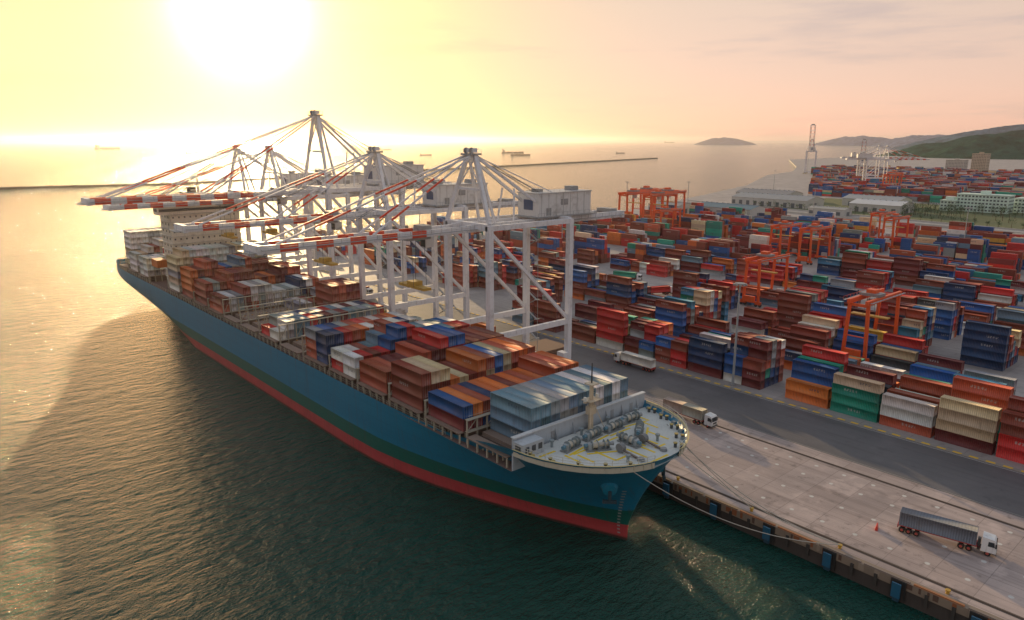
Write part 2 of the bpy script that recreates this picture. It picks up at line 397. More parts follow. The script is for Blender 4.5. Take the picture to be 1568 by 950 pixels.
def deckstrip(a_list,z,off,col):
    for a,b_ in zip(a_list[:-1],a_list[1:]):
        h0,h1=hbt(a,off),hbt(b_,off)
        if h0<.02: mb.add([(XC,a,z),(XC+h1,b_,z),(XC-h1,b_,z)],[(0,1,2)],col)
        else: mb.quad((XC-h0,a,z),(XC+h0,a,z),(XC+h1,b_,z),(XC-h1,b_,z),col)
al=[70.9+.18]+[70.5+s for s in(1,1.6,2.5,4,6,8,10.5,13.5,17,20.5)]
deckstrip(al,19.25,.32,FC)
deckstrip([91.5+i*8 for i in range(37)]+[388.6],16.0,.25,DKC)
CR=(.55,.52,.42)
for sg in(-1,1):
    for a,b_ in zip(al[:-1],al[1:]):
        h0,h1=hbt(a,.28),hbt(b_,.28); z0,z1=ztop(a),ztop(b_); g0,g1=hbt(a,-.08),hbt(b_,-.08)
        mb.quad((XC+sg*h0,a,19.2),(XC+sg*h1,b_,19.2),(XC+sg*h1,b_,z1),(XC+sg*h0,a,z0),CR)
        mb.quad((XC+sg*h0,a,z0+.03),(XC+sg*h1,b_,z1+.03),(XC+sg*g1,b_,z1+.03),(XC+sg*g0,a,z0+.03),(.6,.5,.25))
        hm=(h0+h1)/2-.3; am=(a+b_)/2
        mb.beam((XC+sg*hm,am,19.3),(XC+sg*(hm+.25),am,20.5),.12,.4,CR)
        for zr in(.5,1.0): mb.beam((XC+sg*h0,a,z0+zr),(XC+sg*h1,b_,z1+zr),.06,.06,(.6,.58,.5))
        mb.beam((XC+sg*h0,a,z0),(XC+sg*h0,a,z0+1),.08,.08,(.6,.58,.5))
mb.build('decks',M_dull,ship)
mb=MB(); GW=(.42,.47,.52)
mb.box(XC-18.6,XC+18.9,91.4,91.75,16,22.3,GW)
mb.box(XC-18.6,XC+18.9,91.2,92.1,22.3,22.5,(.6,.62,.63))
for x in np.arange(-17.5,18.5,4.8): mb.prof([(91.4,19.25),(90.5,19.25),(91.4,21.6)],XC+x-.08,XC+x+.08,(.36,.40,.44))
mb.box(XC-18.7,XC-13.5,88.7,91.3,19.3,21.9,(.44,.48,.52)); 
for x in(-18,-16.4,-14.8): mb.box(XC+x,XC+x+.9,88.62,88.7,20.2,21.3,(.06,.07,.08))
mb.box(XC-18.78,XC-18.7,89.2,90.6,20,21.4,(.06,.07,.08))
for x in (-9,8,14): mb.box(XC+x,XC+x+.9,91.33,91.4,19.3,21.1,(.3,.32,.34))
mb.build('breakwater_wall',M_paint,ship)
mb=MB(); MC=(.60,.50,.36)
mb.cyl((99,90.2,19.2),(99,90.2,29),.55,.38,12,MC); mb.cyl((99,90.2,29),(99,90.2,33),.16,.1,8,(.04,.04,.04))
mb.box(97,101,89.9,90.5,25.2,25.5,MC); mb.box(98,100,89.2,91.2,28.7,28.95,MC); mb.box(98.1,99.9,89.6,90.8,22.6,24.2,MC)
mb.box(97.4,100.6,88.9,91.3,25.5,25.62,MC)
for x in(97.2,100.6): mb.box(x-.2,x+.2,89.8,90.4,25.6,26.4,(.7,.7,.65))
for x in(-1,1): mb.beam((99+x*2.2,88.3,19.2),(99,90.2,26),.14,.14,MC)
for zz_ in np.arange(19.6,28.5,.5): mb.beam((98.8,89.55,zz_),(99.2,89.55,zz_),.05,.05,MC)
mb.build('foremast',M_paint,ship)
mb=MB(); WG=(.24,.29,.31)
def winch(x,y,r,L=3.2):
    c,s_=math.cos(r),math.sin(r)
    def T(px,py,pz): return (x+px*c-py*s_,y+px*s_+py*c,19.25+pz)
    mb.cyl(T(-L/2,0,1.0),T(-L/6,0,1.0),.62,.62,12,(.50,.46,.38)); mb.cyl(T(-L/6,0,1.0),T(L/2,0,1.0),.40,.40,12,(.45,.42,.35))
    for q in(-L/2,-L/6,L/4,L/2): mb.cyl(T(q-.05,0,1.0),T(q+.05,0,1.0),.85,.85,18,WG)
    mb.cyl(T(L/2+.1,0,1.0),T(L/2+1.0,0,1.0),.28,.42,12,(.30,.32,.33))
    mb.beam(T(-L/2-.8,0,.75),T(-L/2-.1,0,.75),1.0,1.3,(.34,.38,.40))
    mb.cyl(T(-L/2-1.5,0,1.0),T(-L/2-.8,0,1.0),.36,.36,10,(.10,.22,.30))
    mb.beam(T(-L/2-1.2,0,.12),T(L/2+.4,0,.12),1.7,.2,(.24,.25,.25))
    for q in(-L/2,-L/6,L/4,L/2): mb.beam(T(q,-.5,.2),T(q,0,1.0),.12,.12,WG); mb.beam(T(q,.5,.2),T(q,0,1.0),.12,.12,WG)
    mb.beam(T(-L/2-1.4,-1.5,.03),T(L/2+1.2,-1.5,.03),.42,.06,(.80,.56,.01))
for x,y,r in((90.0,86.4,.15),(93.4,82.6,-.5),(96.6,87.2,.1),(102.6,87,0),(105.2,83.0,.6),(108.4,87.6,-.15),(99.4,81.0,1.57)): winch(x,y,r)
for x in(95.3,101.8):
    mb.cyl((x-.5,79.2,20.2),(x+.5,79.2,20.2),.85,.85,16,(.18,.19,.2)); mb.beam((x,78.8,19.9),(x,74.6,19.4),.4,.3,(.16,.13,.12))
    mb.cyl((x,74.5,19.25),(x,74.5,19.8),.7,.6,12,(.25,.26,.27))
def bitt(x,y,r=0):
    for q in(-.6,.6):
        px,py=x+q*math.cos(r),y+q*math.sin(r)
        mb.cyl((px,py,19.25),(px,py,20.15),.3,.3,10,(.07,.08,.09)); mb.cyl((px,py,20.05),(px,py,20.2),.4,.4,10,(.4,.3,.08))
for a_ in(73.5,76,79.5,84,88):
    for sg in(-1,1):
        h=hbt(a_,1.6); bitt(XC+sg*h,a_,math.pi/2+sg*.35)
        hh=hbt(a_+1.6,.9); mb.cb(XC+sg*hh,a_+1.6,19.55,.7,.9,.6,WG)
for x,y,sx,sy in((92,80.0,.5,5),(93.5,77.5,3,.5),(88.5,81.6,.5,4),(103,76.2,3,.5),(106.8,79.6,.5,5),(98.2,84.2,4,.5),(90.5,84.2,5,.5),(98.5,72.9,5,.5),(109.8,84.0,.5,4),(97.2,77,.5,5),(84.6,87.5,4,.5),(86.6,83,.5,4),(111.5,87.5,.5,4),(103.4,79,.5,4),(100,77,.5,4)):
    mb.box(x-sx/2,x+sx/2,y-sy/2,y+sy/2,19.254,19.275,(.80,.56,.01))
for x,y in((95.6,89.4),(103.8,89.9),(87.4,89.2),(111.8,89.4),(93,75.6),(104.5,78)):
    mb.cyl((x,y,19.25),(x,y,20.4),.26,.26,8,WG); mb.cyl((x,y,20.3),(x,y,20.7),.42,.48,8,WG)
mb.build('mooring_winches',M_paint,ship)
mb=MB()
for sg in(-1,1):
    a=78.5; h=hbf(a,14.2)
    p=Vector((XC+sg*(h-.6),a,14.2)); nrm=Vector((sg*.8,-.8,-.3)).normalized()
    mb.cyl(p,p+nrm*1.5,1.7,1.25,16,(.012,.20,.32)); q=p+nrm*1.7
    mb.cyl(q,q+Vector((0,0,-2.0)),.3,.3,8,(.03,.06,.08)); mb.beam(q+Vector((-.9,-.9*sg,-2.0)),q+Vector((.9,.9*sg,-2.0)),.5,.6,(.03,.06,.08))
mb.build('anchors',M_paint,ship)
# bays
NW=14; PIT=2.53; X0=XC-PIT*NW/2+PIT/2; ZB=18.3
R3=dict(brown=26,rust=18,orange=14,red=8,maroon=10,blue=7,bluegrey=5,white=7,cream=5,grey=7,navy=4)
WH=dict(white=60,cream=25,grey=15); BR=dict(brown=35,rust=30,orange=12,maroon=10,grey=6,blue=5); GB=dict(bluegrey=78,grey=10,sky=6,white=5)
MX=dict(grey=30,white=20,maroon=18,red=10,navy=10,teal=4,bluegrey=12); BM=dict(orange=36,rust=34,brown=12,blue=7,navy=4,cream=5)
def bay(a0,hs,pal,twenty=False,lo=0,colfn=None,hh=2.62):
    rows=[]
    for i,h in enumerate(hs):
        x=X0+(lo+i)*PIT; cn=pick(pal)
        for k in range(h):
            if random.random()<.45: cn=pick(pal)
            c=colfn(i,k) if colfn and colfn(i,k) else cn
            if twenty:
                rows.append(crow(x,a0+3.03,ZB+k*hh,6.06,hh-.03,c)); rows.append(crow(x,a0+9.2,ZB+k*hh,6.06,hh-.03,pick(pal)))
            else: rows.append(crow(x,a0+6.1,ZB+k*hh,12.19,hh-.03,c))
    containers('shipping_container_stack',rows,True)
bay(93,[3]*11,GB,False,2)
def c2(i,k):
    if k==1: return ['blue','orange','rust','navy','orange','orange'][i] if i<6 else None
    return 'maroon' if i<2 else None
bay(107.5,[2]*9+[2,3,3,3,0],BM,False,0,c2)
def c3(i,k): return 'brown' if i<2 and k<2 else ('cream' if i in(1,2) and k==2 else ('brown' if i==0 else None))
bay(122,[3,3,3,2,2,2,3,3,3,3,3,3,3,2],dict(rust=26,brown=20,cream=12,grey=12,red=10,bluegrey=6,orange=8,blue=3),False,0,c3,2.8)
bay(136.5,[2,2,2,2,3,3,4,4,4,3,3,3,3,3],dict(brown=26,maroon=15,rust=28,red=18,blue=7,white=6),False,0,lambda i,k:'rust' if i<2 else ('blue' if i in(7,8) and k==3 else None))
bay(151,[2,2,2,2,3,4,4,3,3,3,3,3,3,3],dict(white=20,bluegrey=14,brown=18,red=18,blue=14,rust=22,cream=5),True,0,lambda i,k:'blue' if i in(4,5) and k>1 else ('white' if i==0 else None))
bay(165.5,[3,3,3,3,3,3,3,3,3,3,3,2,2,2],dict(blue=5,rust=40,red=16,white=12,grey=12,navy=4,orange=16),True,0,lambda i,k:'navy' if i<2 else None)
bay(196,[1,2,2,2,2,2,2,2,2,2,2,2,2,2],MX,True)
bay(211,[0,0,0,0,0,0,0,0,0,0,4,4,4,4],dict(maroon=40,brown=40,rust=10),False)
bay(226,[0]*8+[1,1,1,0,2,2],R3,False)
bay(241,[2,2,2,3,3,3,3,2,2,2,2,3,3,3],dict(white=40,brown=24,rust=22,grey=10,navy=4),False)
bay(256,[3,3,3,4,4,4,4,3,3,3,3,4,4,4],BR,False)
bay(271,[4,4,5,5,4,4,4,5,5,4,4,4,4,4],R3,False)
bay(287,[5,6,6,6,6,6,6,6,6,6,6,6,6,6],WH,False)
bay(329,[3,3,3,3,4,4,4,5,5,5,4,4,4,4],dict(white=60,red=10,grey=20,brown=10),True)
bay(345,[3,3,4,4,5,5,5,5,6,6,5,5,4,4],dict(white=50,brown=15,cream=20,grey=15),False)
bay(362,[0,6,6,6,6,6,6,6,6,6,6,6,6,0],WH,False)
mb=MB(); HC=(.26,.19,.15); LB=(.42,.38,.30)
baya=[93,107.5,122,136.5,151,165.5,181,196,211,226,241,256,271,287,329,345,362]
for a0 in baya:
    mb.box(XC-14.8,XC+14.8,a0-.1,a0+12.4,16.02,17.5,(.22,.16,.13))
    for k in range(3): mb.box(XC-14.6+k*9.8,XC-14.6+k*9.8+9.5,a0,a0+12.3,17.5,18.2,HC)
    for sg in(-1,1):
        for q in(0.2,3,6,9,12): 
            mb.box(XC+sg*17-.18,XC+sg*17+.18,a0+q-.15,a0+q+.15,16.02,18.2,LB); mb.box(XC+sg*18.5-.15,XC+sg*18.5+.15,a0+q-.15,a0+q+.15,16.02,18.2,LB)
        mb.box(XC+sg*17.6-1.2,XC+sg*17.6+1.2,a0,a0+12.2,18.0,18.22,HC)
    if a0 in(181,211,226):
        for k in range(12):
            x=XC-13.5+k*2.45; mb.box(x-.12,x+.12,a0+.4,a0+11.8,18.2,18.36,(.35,.3,.24))
            for q in(.5,6.1,11.7): mb.cb(x,a0+q,18.4,.4,.4,.3,(.4,.2,.05))
for a0 in baya[1:]+[302.2,377]:
    y=a0-1.25; tall=21.2 if a0 not in(181,196,211,226,241) else 23.2
    for k in range(15):
        x=X0-PIT/2+k*PIT; mb.box(x-.15,x+.15,y-.15,y+.15,16.02,tall,LB)
        if k<14 and k%2==0: mb.beam((x,y,18.7),(x+PIT,y,tall-.2),.12,.12,LB)
    for zz_ in(18.6,tall-.1): mb.box(XC-17.8,XC+17.8,y-.5,y+.5,zz_,zz_+.15,LB)
    mb.box(XC-17.8,XC+17.8,y-.5,y-.45,tall+.9,tall+.96,LB)
mb.build('hatch_covers_and_lashing_bridges',M_dull,ship)
mb=MB()
for sg in(-1,1):
    al2=[112+i*3.2 for i in range(86)]
    for a,b_ in zip(al2[:-1],al2[1:]):
        h0=hbt(a,.25)*sg; h1=hbt(b_,.25)*sg; zt=ztop(a)
        mb.beam((XC+h0,a,zt),(XC+h0,a,zt+1.0),.07,.07,LB)
        for q in(.5,1.0): mb.beam((XC+h0,a,zt+q),(XC+h1,b_,ztop(b_)+q),.05,.05,LB)
mb.build('deck_railings',M_paint,ship)
mb=MB(); SW=(.68,.64,.55); dk=(.03,.04,.05)
mb.box(XC-13,XC+14.5,305,319,16.02,46,SW)
for k in range(10):
    zf=17.5+k*2.9
    mb.box(XC-13.5,XC+15,304.6,319.4,zf+2.35,zf+2.5,(.55,.54,.5))
    for x in np.arange(-12,13.1,2.2): mb.box(XC+x-.3,XC+x+.3,304.9,304.98,zf+1.0,zf+1.7,(.12,.12,.12))
    for yv in(308,312,316): mb.box(XC-13.1,XC-13.02,yv-.4,yv+.4,zf+.9,zf+1.8,dk)
mb.box(XC-17.5,XC+18.5,305,311,46.2,49.2,SW); mb.box(XC-17,XC+18,304.85,304.95,47.4,48.5,dk); mb.box(XC-17.6,XC-17.52,305.6,310.4,47.4,48.5,dk)
mb.box(XC-17.8,XC+18.8,304.6,311.6,49.2,49.5,SW); mb.box(XC-8,XC+8,306,316,49.5,51.2,SW)
mb.cyl((XC,309,51),(XC,309,60),.6,.3,10,SW); mb.box(XC-3,XC+3,308.8,309.2,55,55.3,SW); mb.box(XC-2,XC+2,308.4,308.8,57.5,57.9,SW)
mb.prof([(315,43),(322,43),(320.5,54),(315.5,54)],XC-4,XC+4,(.05,.14,.22)); mb.box(XC-1.5,XC+1.5,316.5,319,54,56,(.03,.03,.03))
mb.box(XC-19,XC-15.2,308,316,25,28,(.6,.16,.03))
mb.build('bridge_superstructure',M_paint,ship)
def rope(name,p,q,sag,r=.08):
    mb=MB(); p=Vector(p);q=Vector(q); prev=p
    for i in range(1,17):
        t=i/16; c=p.lerp(q,t); c.z-=sag*4*t*(1-t); mb.cyl(prev,c,r,r,5,(.45,.43,.38)); prev=c
    mb.build(name,M_dull)
rope('mooring_line',(90.5,73,19.6),(EX+1.5,48.5,4.7),3.2); rope('mooring_line',(103,71.6,19.6),(EX+1.5,48.5,4.7),2.0)
rope('mooring_line',(107,74.8,19.6),(EX+1.5,48.5,4.7),2.4); rope('mooring_line',(112,81.5,19.6),(EX+1.5,66,4.7),.8)

# ------------------------------------------------------------------ STS cranes
WC=(.72,.73,.77); RC=(.70,.06,.025); GC=(.30,.31,.32); DC=(.05,.055,.06)
def sts(name,loc,zb=46.5,apex=67,out=60.5,back=60.5,gauge=30.7,raised=False,bands=True,leg=WC,rot=0):
    e=empty(name,loc,rot); mb=MB(); yl=9.5
    for x in(0,gauge):
        for y in(-yl,yl):
            mb.beam((x,y,3.5),(x,y,zb+2),1.5,1.7,leg)
            for q in(-3.4,-1.2,1.2,3.4):
                mb.cyl((x-.3,y+q,.45),(x+.3,y+q,.45),.42,.42,10,DC)
            mb.cb(x,y-2.3,1.0,1.0,3.2,.9,(.45,.33,.06)); mb.cb(x,y+2.3,1.0,1.0,3.2,.9,(.45,.33,.06)); mb.cb(x,y,2.0,1.1,4.5,1.0,GC)
        mb.beam((x,-yl,3.4),(x,yl,3.4),1.2,1.6,leg); mb.beam((x,-yl,zb+1.6),(x,yl,zb+1.6),1.5,1.8,leg)
    for y in(-yl,yl):
        mb.beam((0,y,17.5),(gauge,y,17.5),1.1,1.6,leg); mb.beam((0,y,zb+1.4),(gauge,y,zb+1.4),1.1,1.4,leg)
        mb.beam((.5,y,zb),(gauge-.5,y,18.5),.9,.9,leg)
        mb.beam((0,y,10),(0,y,10.2),1.8,1.8,GC)
    z=2.; sgn=1
    while z<zb-2:
        mb.beam((gauge+1.6,yl-3.0*sgn,z),(gauge+1.6,yl+3.0*sgn,z+3.2),.7,.15,GC)
        mb.beam((gauge+1.6,yl-3.0*sgn,z+1),(gauge+1.6,yl+3.0*sgn,z+4.2),.05,.05,GC)
        mb.cb(gauge+1.6,yl+3.3*sgn,z+3.2,1.6,1.2,.12,GC); z+=3.2; sgn=-sgn
    mb.beam((gauge+1.6,yl-3.6,1),(gauge+1.6,yl-3.6,zb),.12,.12,GC); mb.beam((gauge+1.6,yl+3.6,1),(gauge+1.6,yl+3.6,zb),.12,.12,GC)
    mb.cb(gauge-2.0,-yl,6.5,2.2,3,3,leg)
    ap=(1.5,apex)
    for s in(-1,1):
        mb.beam((0,s*yl,zb+2.5),(ap[0],s*1.6,apex),.9,1.1,leg)
        mb.beam((7,s*3.6,zb+1.5),(ap[0]+.6,s*1.6,apex),.6,.7,leg)
        mb.beam((ap[0],s*1.5,apex),(gauge-1,s*3.6,zb+2.6),.6,.75,leg)
        mb.beam((gauge*.45,s*3.6,zb+1.5),(gauge*.45+1,s*2.6,zb+(apex-zb)*.54),.4,.4,leg)
        mb.beam((ap[0],s*1.5,apex),(gauge+back*.45-10,s*3.6,zb+2.2),.25,.25,leg)
    mid=(zb+2.5+apex)/2; mb.beam((.8,-5.4,mid),(.8,5.4,mid),.7,.7,leg); mb.beam((.8,-5.4,mid),(1.4,1.5,apex-1),.3,.3,leg); mb.beam((.8,5.4,mid),(1.4,-1.5,apex-1),.3,.3,leg)
    mb.cb(ap[0],0,apex+.3,3.4,5,.5,GC); mb.cb(ap[0],0,apex+1.3,1.6,3.6,1.2,leg)
    for s in(-1,1):
        mb.cyl((ap[0]-.8,s*1.2-.2,apex+1.3),(ap[0]-.8,s*1.2+.2,apex+1.3),.8,.8,12,GC)
        for xx in(-1.6,1.6): mb.beam((ap[0]+xx,s*2.4,apex+.5),(ap[0]+xx,s*2.4,apex+1.6),.07,.07,leg)
        mb.beam((ap[0]-1.6,s*2.4,apex+1.6),(ap[0]+1.6,s*2.4,apex+1.6),.07,.07,leg)
    for s in(-1,1):
        mb.box(-3,back,s*3.4-.45,s*3.4+.45,zb,zb+2.0,leg)
        mb.box(-3,back,s*5.2-.5,s*5.2+.5,zb+.9,zb+1.0,GC)
        for x in np.arange(-2,back+.1,3.2):
            mb.beam((x,s*5.6,zb+1),(x,s*5.6,zb+2.1),.06,.06,GC); mb.beam((x,s*3.8,zb+.6),(x,s*5.5,zb+.9),.12,.12,GC)
        mb.beam((-2,s*5.6,zb+2.1),(back,s*5.6,zb+2.1),.06,.06,GC)
    for x in np.arange(5,back+.1,8): mb.box(x-.3,x+.3,-3,3,zb+.4,zb+1.6,leg)
    mb.cb(back,0,zb+1,1.2,9,2.2,leg); mb.cb(back-3,0,zb+2.4,3,6,1,GC)
    mb.build('portal_frame',M_paint,e)
    mh=MB(); hx0,hx1=gauge-8,gauge+14
    mh.box(hx0,hx1,-4.6,4.6,zb+2.6,zb+9.2,(.66,.66,.66)); mh.box(hx0-.3,hx1+.3,-4.9,4.9,zb+9.2,zb+9.5,(.5,.5,.5))
    for k in range(7): mh.box(hx0+.9+k*3,hx0+1.1+k*3,-4.68,-4.6,zb+2.7,zb+9.1,(.5,.5,.5))
    mh.box(hx0+3,hx0+5,-4.66,-4.6,zb+2.8,zb+5,GC); mh.box(hx0+9,hx0+12,-4.66,-4.6,zb+5.6,zb+7.4,GC); mh.box(hx0-.06,hx0,-2,2,zb+4.4,zb+7.4,(.06,.10,.2))
    mh.box(hx1-6,hx1-3,-2,1,zb+9.5,zb+10.8,GC); mh.box(hx0+3,hx0+5,-1,2,zb+9.5,zb+10.4,GC); mh.box(hx0-1.5,hx1+1.5,-6,6,zb+2.3,zb+2.6,GC)
    for x in np.arange(hx0-1.4,hx1+1.5,2.4):
        mh.beam((x,-5.95,zb+2.6),(x,-5.95,zb+3.7),.06,.06,GC); mh.beam((x,-4.85,zb+9.5),(x,-4.85,zb+10.5),.05,.05,GC)
    mh.beam((hx0-1.4,-5.95,zb+3.7),(hx1+1.4,-5.95,zb+3.7),.06,.06,GC); mh.beam((hx0,-4.85,zb+10.5),(hx1,-4.85,zb+10.5),.05,.05,GC)
    mh.build('machinery_house',M_paint,e)
    bm=MB(); L=out-3; bw=4.4; x=0;k=0
    while x<L:
        x2=min(L,x+bw); far=x>L*.22
        col=(RC if k%2 else leg) if (bands and far) else leg
        for s in(-1,1): bm.box(-x2,-x,s*3.2-.4,s*3.2+.4,0,1.75,col)
        x=x2;k+=1
    for x in np.arange(4,L,7): bm.box(-x-.25,-x+.25,-2.8,2.8,.5,1.3,leg)
    bm.cb(-L,0,.9,1.2,8.4,2,leg); bm.cb(-L-1.4,0,.2,1.8,7,.15,GC)
    for s in(-1,1):
        bm.box(-L,0,s*4.9-.45,s*4.9+.45,.85,.95,GC)
        for x in np.arange(0,L,3.2): bm.beam((-x,s*5.3,.9),(-x,s*5.3,2.0),.06,.06,GC)
        for q in(1.45,2.0): bm.beam((0,s*5.3,q),(-L,s*5.3,q),.05,.05,GC)
        bm.beam((-L-2.2,s*3.4,.3),(-L-2.2,s*3.4,1.4),.06,.06,GC)
    bo=bm.build('boom',M_paint,e,(-3,0,zb))
    if raised: bo.rotation_euler=(0,math.radians(80),0)
    fs=MB()
    def P(d): 
        if raised: a=math.radians(80); return (-3-d*math.cos(a)+1.7*math.sin(a),zb+d*math.sin(a)+1.7*math.cos(a))
        return (-3-d,zb+1.8)
    for s in(-1,1):
        for d,t in((L*.50,.42),(L*.93,.42)):
            px,pz=P(d); A=Vector((ap[0],s*1.4,apex+.3)); B=Vector((px,s*3.2,pz))
            if raised: fs.beam(A,A.lerp(B,1),t*.6,t*.6,leg)
            else:
                n=6
                for i in range(n): fs.beam(A.lerp(B,i/n),A.lerp(B,(i+1)/n),t,t,(RC if (i in(2,4)) else leg))
        fs.beam((ap[0],s*.6,apex+.5),(P(L*.7)[0],s*.6,P(L*.7)[1]),.1,.1,DC)
        fs.beam((ap[0],s*.6,apex+.6),(gauge-4,s*.8,zb+9),.09,.09,DC)
        fs.beam((ap[0],s*.9,apex+.6),(gauge-4,s*1.6,zb+9),.09,.09,DC)
    fs.build('forestays',M_paint,e)
    if not raised:
        tr=MB(); tx=-18
        tr.cb(tx,0,zb-.3,7,6,.8,GC); tr.cb(tx+3,0,zb+2.2,3,4,1.1,GC); tr.box(tx+4.5,tx+7,1,3.4,zb-3.6,zb-.8,(.6,.6,.6)); tr.box(tx+4.4,tx+4.5,1.1,3.3,zb-3.4,zb-1.4,dk)
        for s in(-2,2):
            for q in(-2,2): tr.beam((tx+s,q,zb-.7),(tx+s,q*1.3,zb-13),.08,.08,DC)
        tr.cb(tx,0,zb-13.3,2.4,12,.7,(.5,.3,.05)); tr.cb(tx,0,zb-12.4,3,3,1.2,(.5,.3,.05))
        tr.build('trolley_and_spreader',M_paint,e)
    return e
c1=sts('ship_to_shore_crane',(121.5,158.5,QZ))
inst(c1,'ship_to_shore_crane',(121.5,209.5,QZ))
sts('ship_to_shore_crane',(121.5,250,QZ),zb=52,apex=79.5,out=75,back=58)
inst(c1,'ship_to_shore_crane',(121.5,293,QZ)); inst(c1,'ship_to_shore_crane',(121.5,329,QZ))
rc=sts('ship_to_shore_crane',(1530,775,QZ),zb=46,apex=72,out=60,back=30,raised=True,rot=.4)
inst(c1,'ship_to_shore_crane',(1130,455,QZ),2.2,.92); inst(c1,'ship_to_shore_crane',(1210,500,QZ),2.2,.92); inst(rc,'ship_to_shore_crane',(1290,560,QZ),.4,.7)

# ------------------------------------------------------------------ RTGs
def rtg(name,loc,sp_=23.4,H=19.5,col=(.75,.11,.025)):
    e=empty(name,loc); mb=MB()
    for x in(0,sp_):
        for y in(-3.6,3.6):
            mb.beam((x,y,1.7),(x,y*.82,H),.85,1.0,col)
            for q in(-1,1): mb.cyl((x-.3,y+q,.75),(x+.3,y+q,.75),.75,.75,12,DC)
            mb.cb(x,y,1.3,.9,2.8,.6,col)
        mb.beam((x,-5,1.9),(x,5,1.9),.7,.8,col); mb.beam((x,-3.2,H-.3),(x,3.2,H-.3),.7,.9,col)
        mb.beam((x,-3.4,H*.45),(x,3.4,H*.45),.3,.3,col)
    for y in(-2.9,2.9):
        mb.box(-1.5,sp_+1.5,y-.45,y+.45,H,H+1.5,col)
        mb.box(-1.5,sp_+1.5,y*1.5-.35,y*1.5+.35,H+1.0,H+1.08,GC)
        for x in np.arange(-1.4,sp_+1.5,2.5): mb.beam((x,y*1.6,H+1),(x,y*1.6,H+2.1),.06,.06,col)
        mb.beam((-1.4,y*1.6,H+2.1),(sp_+1.4,y*1.6,H+2.1),.06,.06,col)
    mb.cb(sp_*.4,0,H+2.1,5,6.4,.9,(.25,.25,.26)); mb.cb(sp_*.4,0,H+3.1,3,3,1.2,col); mb.cb(sp_*.4+3.2,1.5,H-1.4,2,2,2.4,(.5,.5,.5))
    mb.cb(-1.4,0,3.4,1.6,5,2.6,col); mb.cb(sp_+1.3,0,3.2,1.4,3,2.2,(.5,.5,.5))
    for s in(-1,1):
        for q in(-1,1): mb.beam((sp_*.4+s,q,H+1),(sp_*.4+s,q*2,H-5),.07,.07,DC)
    mb.cb(sp_*.4,0,H-5.2,2.4,12,.4,(.5,.3,.05))
    mb.build('gantry_frame',M_paint,e); return e
BS=183.5; BP=24.5; RX=232.7; RY=97
r1=rtg('rubber_tyred_gantry_crane',(RX,RY,QZ))
RT=[(281.7,164,1),(404.2,203,1),(404.2,222,1),(502.2,196,1),(526.7,215,1),(428.7,330,1),(470,372,1.35),(500,385,1.35),(470,398,1.35),(505,412,1.35),(1000,400,1.3),(1060,420,1.3)]
for x,y,s in RT: inst(r1,'rubber_tyred_gantry_crane',(x,y,QZ),0,s)
RT.append((RX,RY,1))
# ------------------------------------------------------------------ yard stacks
def in_empty(x,y):
    if 250<x<303 and 192<y<265: return True
    if 205<x<228 and 232<y<262: return True
    if 352<x<380 and 255<y<330: return True
    if 325<x<350 and 120<y<150: return True
    if 420<x<480 and 150<y<185: return True
    return False
nb=17
random.seed(33)
for k in range(nb):
    bx=BS+2.6+k*BP; rows=[];rowsf=[]
    ylo=max(-40,.2*bx-60); yhi=445 if k<14 else 420
    y=ylo+random.uniform(0,9) if k else 36.5-13*6; s=random.randint(0,6) if k else 2
    while y<yhi:
        s+=1
        if s%7==0: y+=random.choice([9,13,18]) if k else 7; continue
        if bx+8>590 and y>345: y+=13; continue
        occ=random.random()
        if in_empty(bx+8,y) or occ<(.18 if k else .04) or (k==0 and y>215): y+=13; continue
        mean=random.choice([1,2,2,3,3,4,4,5]) if k>0 else random.choice([3,4,4,5])
        if any(abs(bx-q[0])<12 and abs(y+6-q[1])<12 for q in RT): mean=min(mean,2)
        tw=random.random()<.22; pal=W_YARD
        fam=pick(W_YARD)
        for r in range(6 if k else 5):
            h=max(0,min(5,mean+random.choice([-2,-1,-1,0,0,0,1])))
            if random.random()<.10: h=0
            cn=fam if random.random()<.4 else pick(pal); z=QZ
            for t in range(h):
                if random.random()<.42: cn=pick(pal)
                hc=random.choice([2.59,2.9])
                x=bx+r*2.62+random.uniform(-.06,.06); L=12.19
                tgt=rows if (x*x+y*y)**.5<420 else rowsf
                if tw:
                    tgt.append(crow(x,y+3.05,z,6.06,hc-.03,cn)); tgt.append(crow(x,y+9.2,z,6.06,hc-.03,pick(pal)))
                else: tgt.append(crow(x,y+6.1+random.uniform(-.15,.15),z,L,hc-.03,cn))
                z+=hc
        y+=13.0
    containers('shipping_container_stack',rows,True); containers('shipping_container_stack',rowsf,False)
rows=[]
for k in range(30):
    bx=930+k*26
    y=.24*bx
    while y<.50*bx:
        if random.random()<.12: y+=13; continue
        mean=random.choice([3,4,5,5,6])
        for r in range(7):
            cn=pick(W_YARD)
            for t in range(max(0,mean+random.choice([-1,0,0]))):
                if random.random()<.5: cn=pick(W_YARD)
                rows.append(crow(bx+r*2.6,y,QZ+t*2.6,12.19,2.57,cn))
        y+=13
containers('distant_shipping_container_stacks',rows,False)

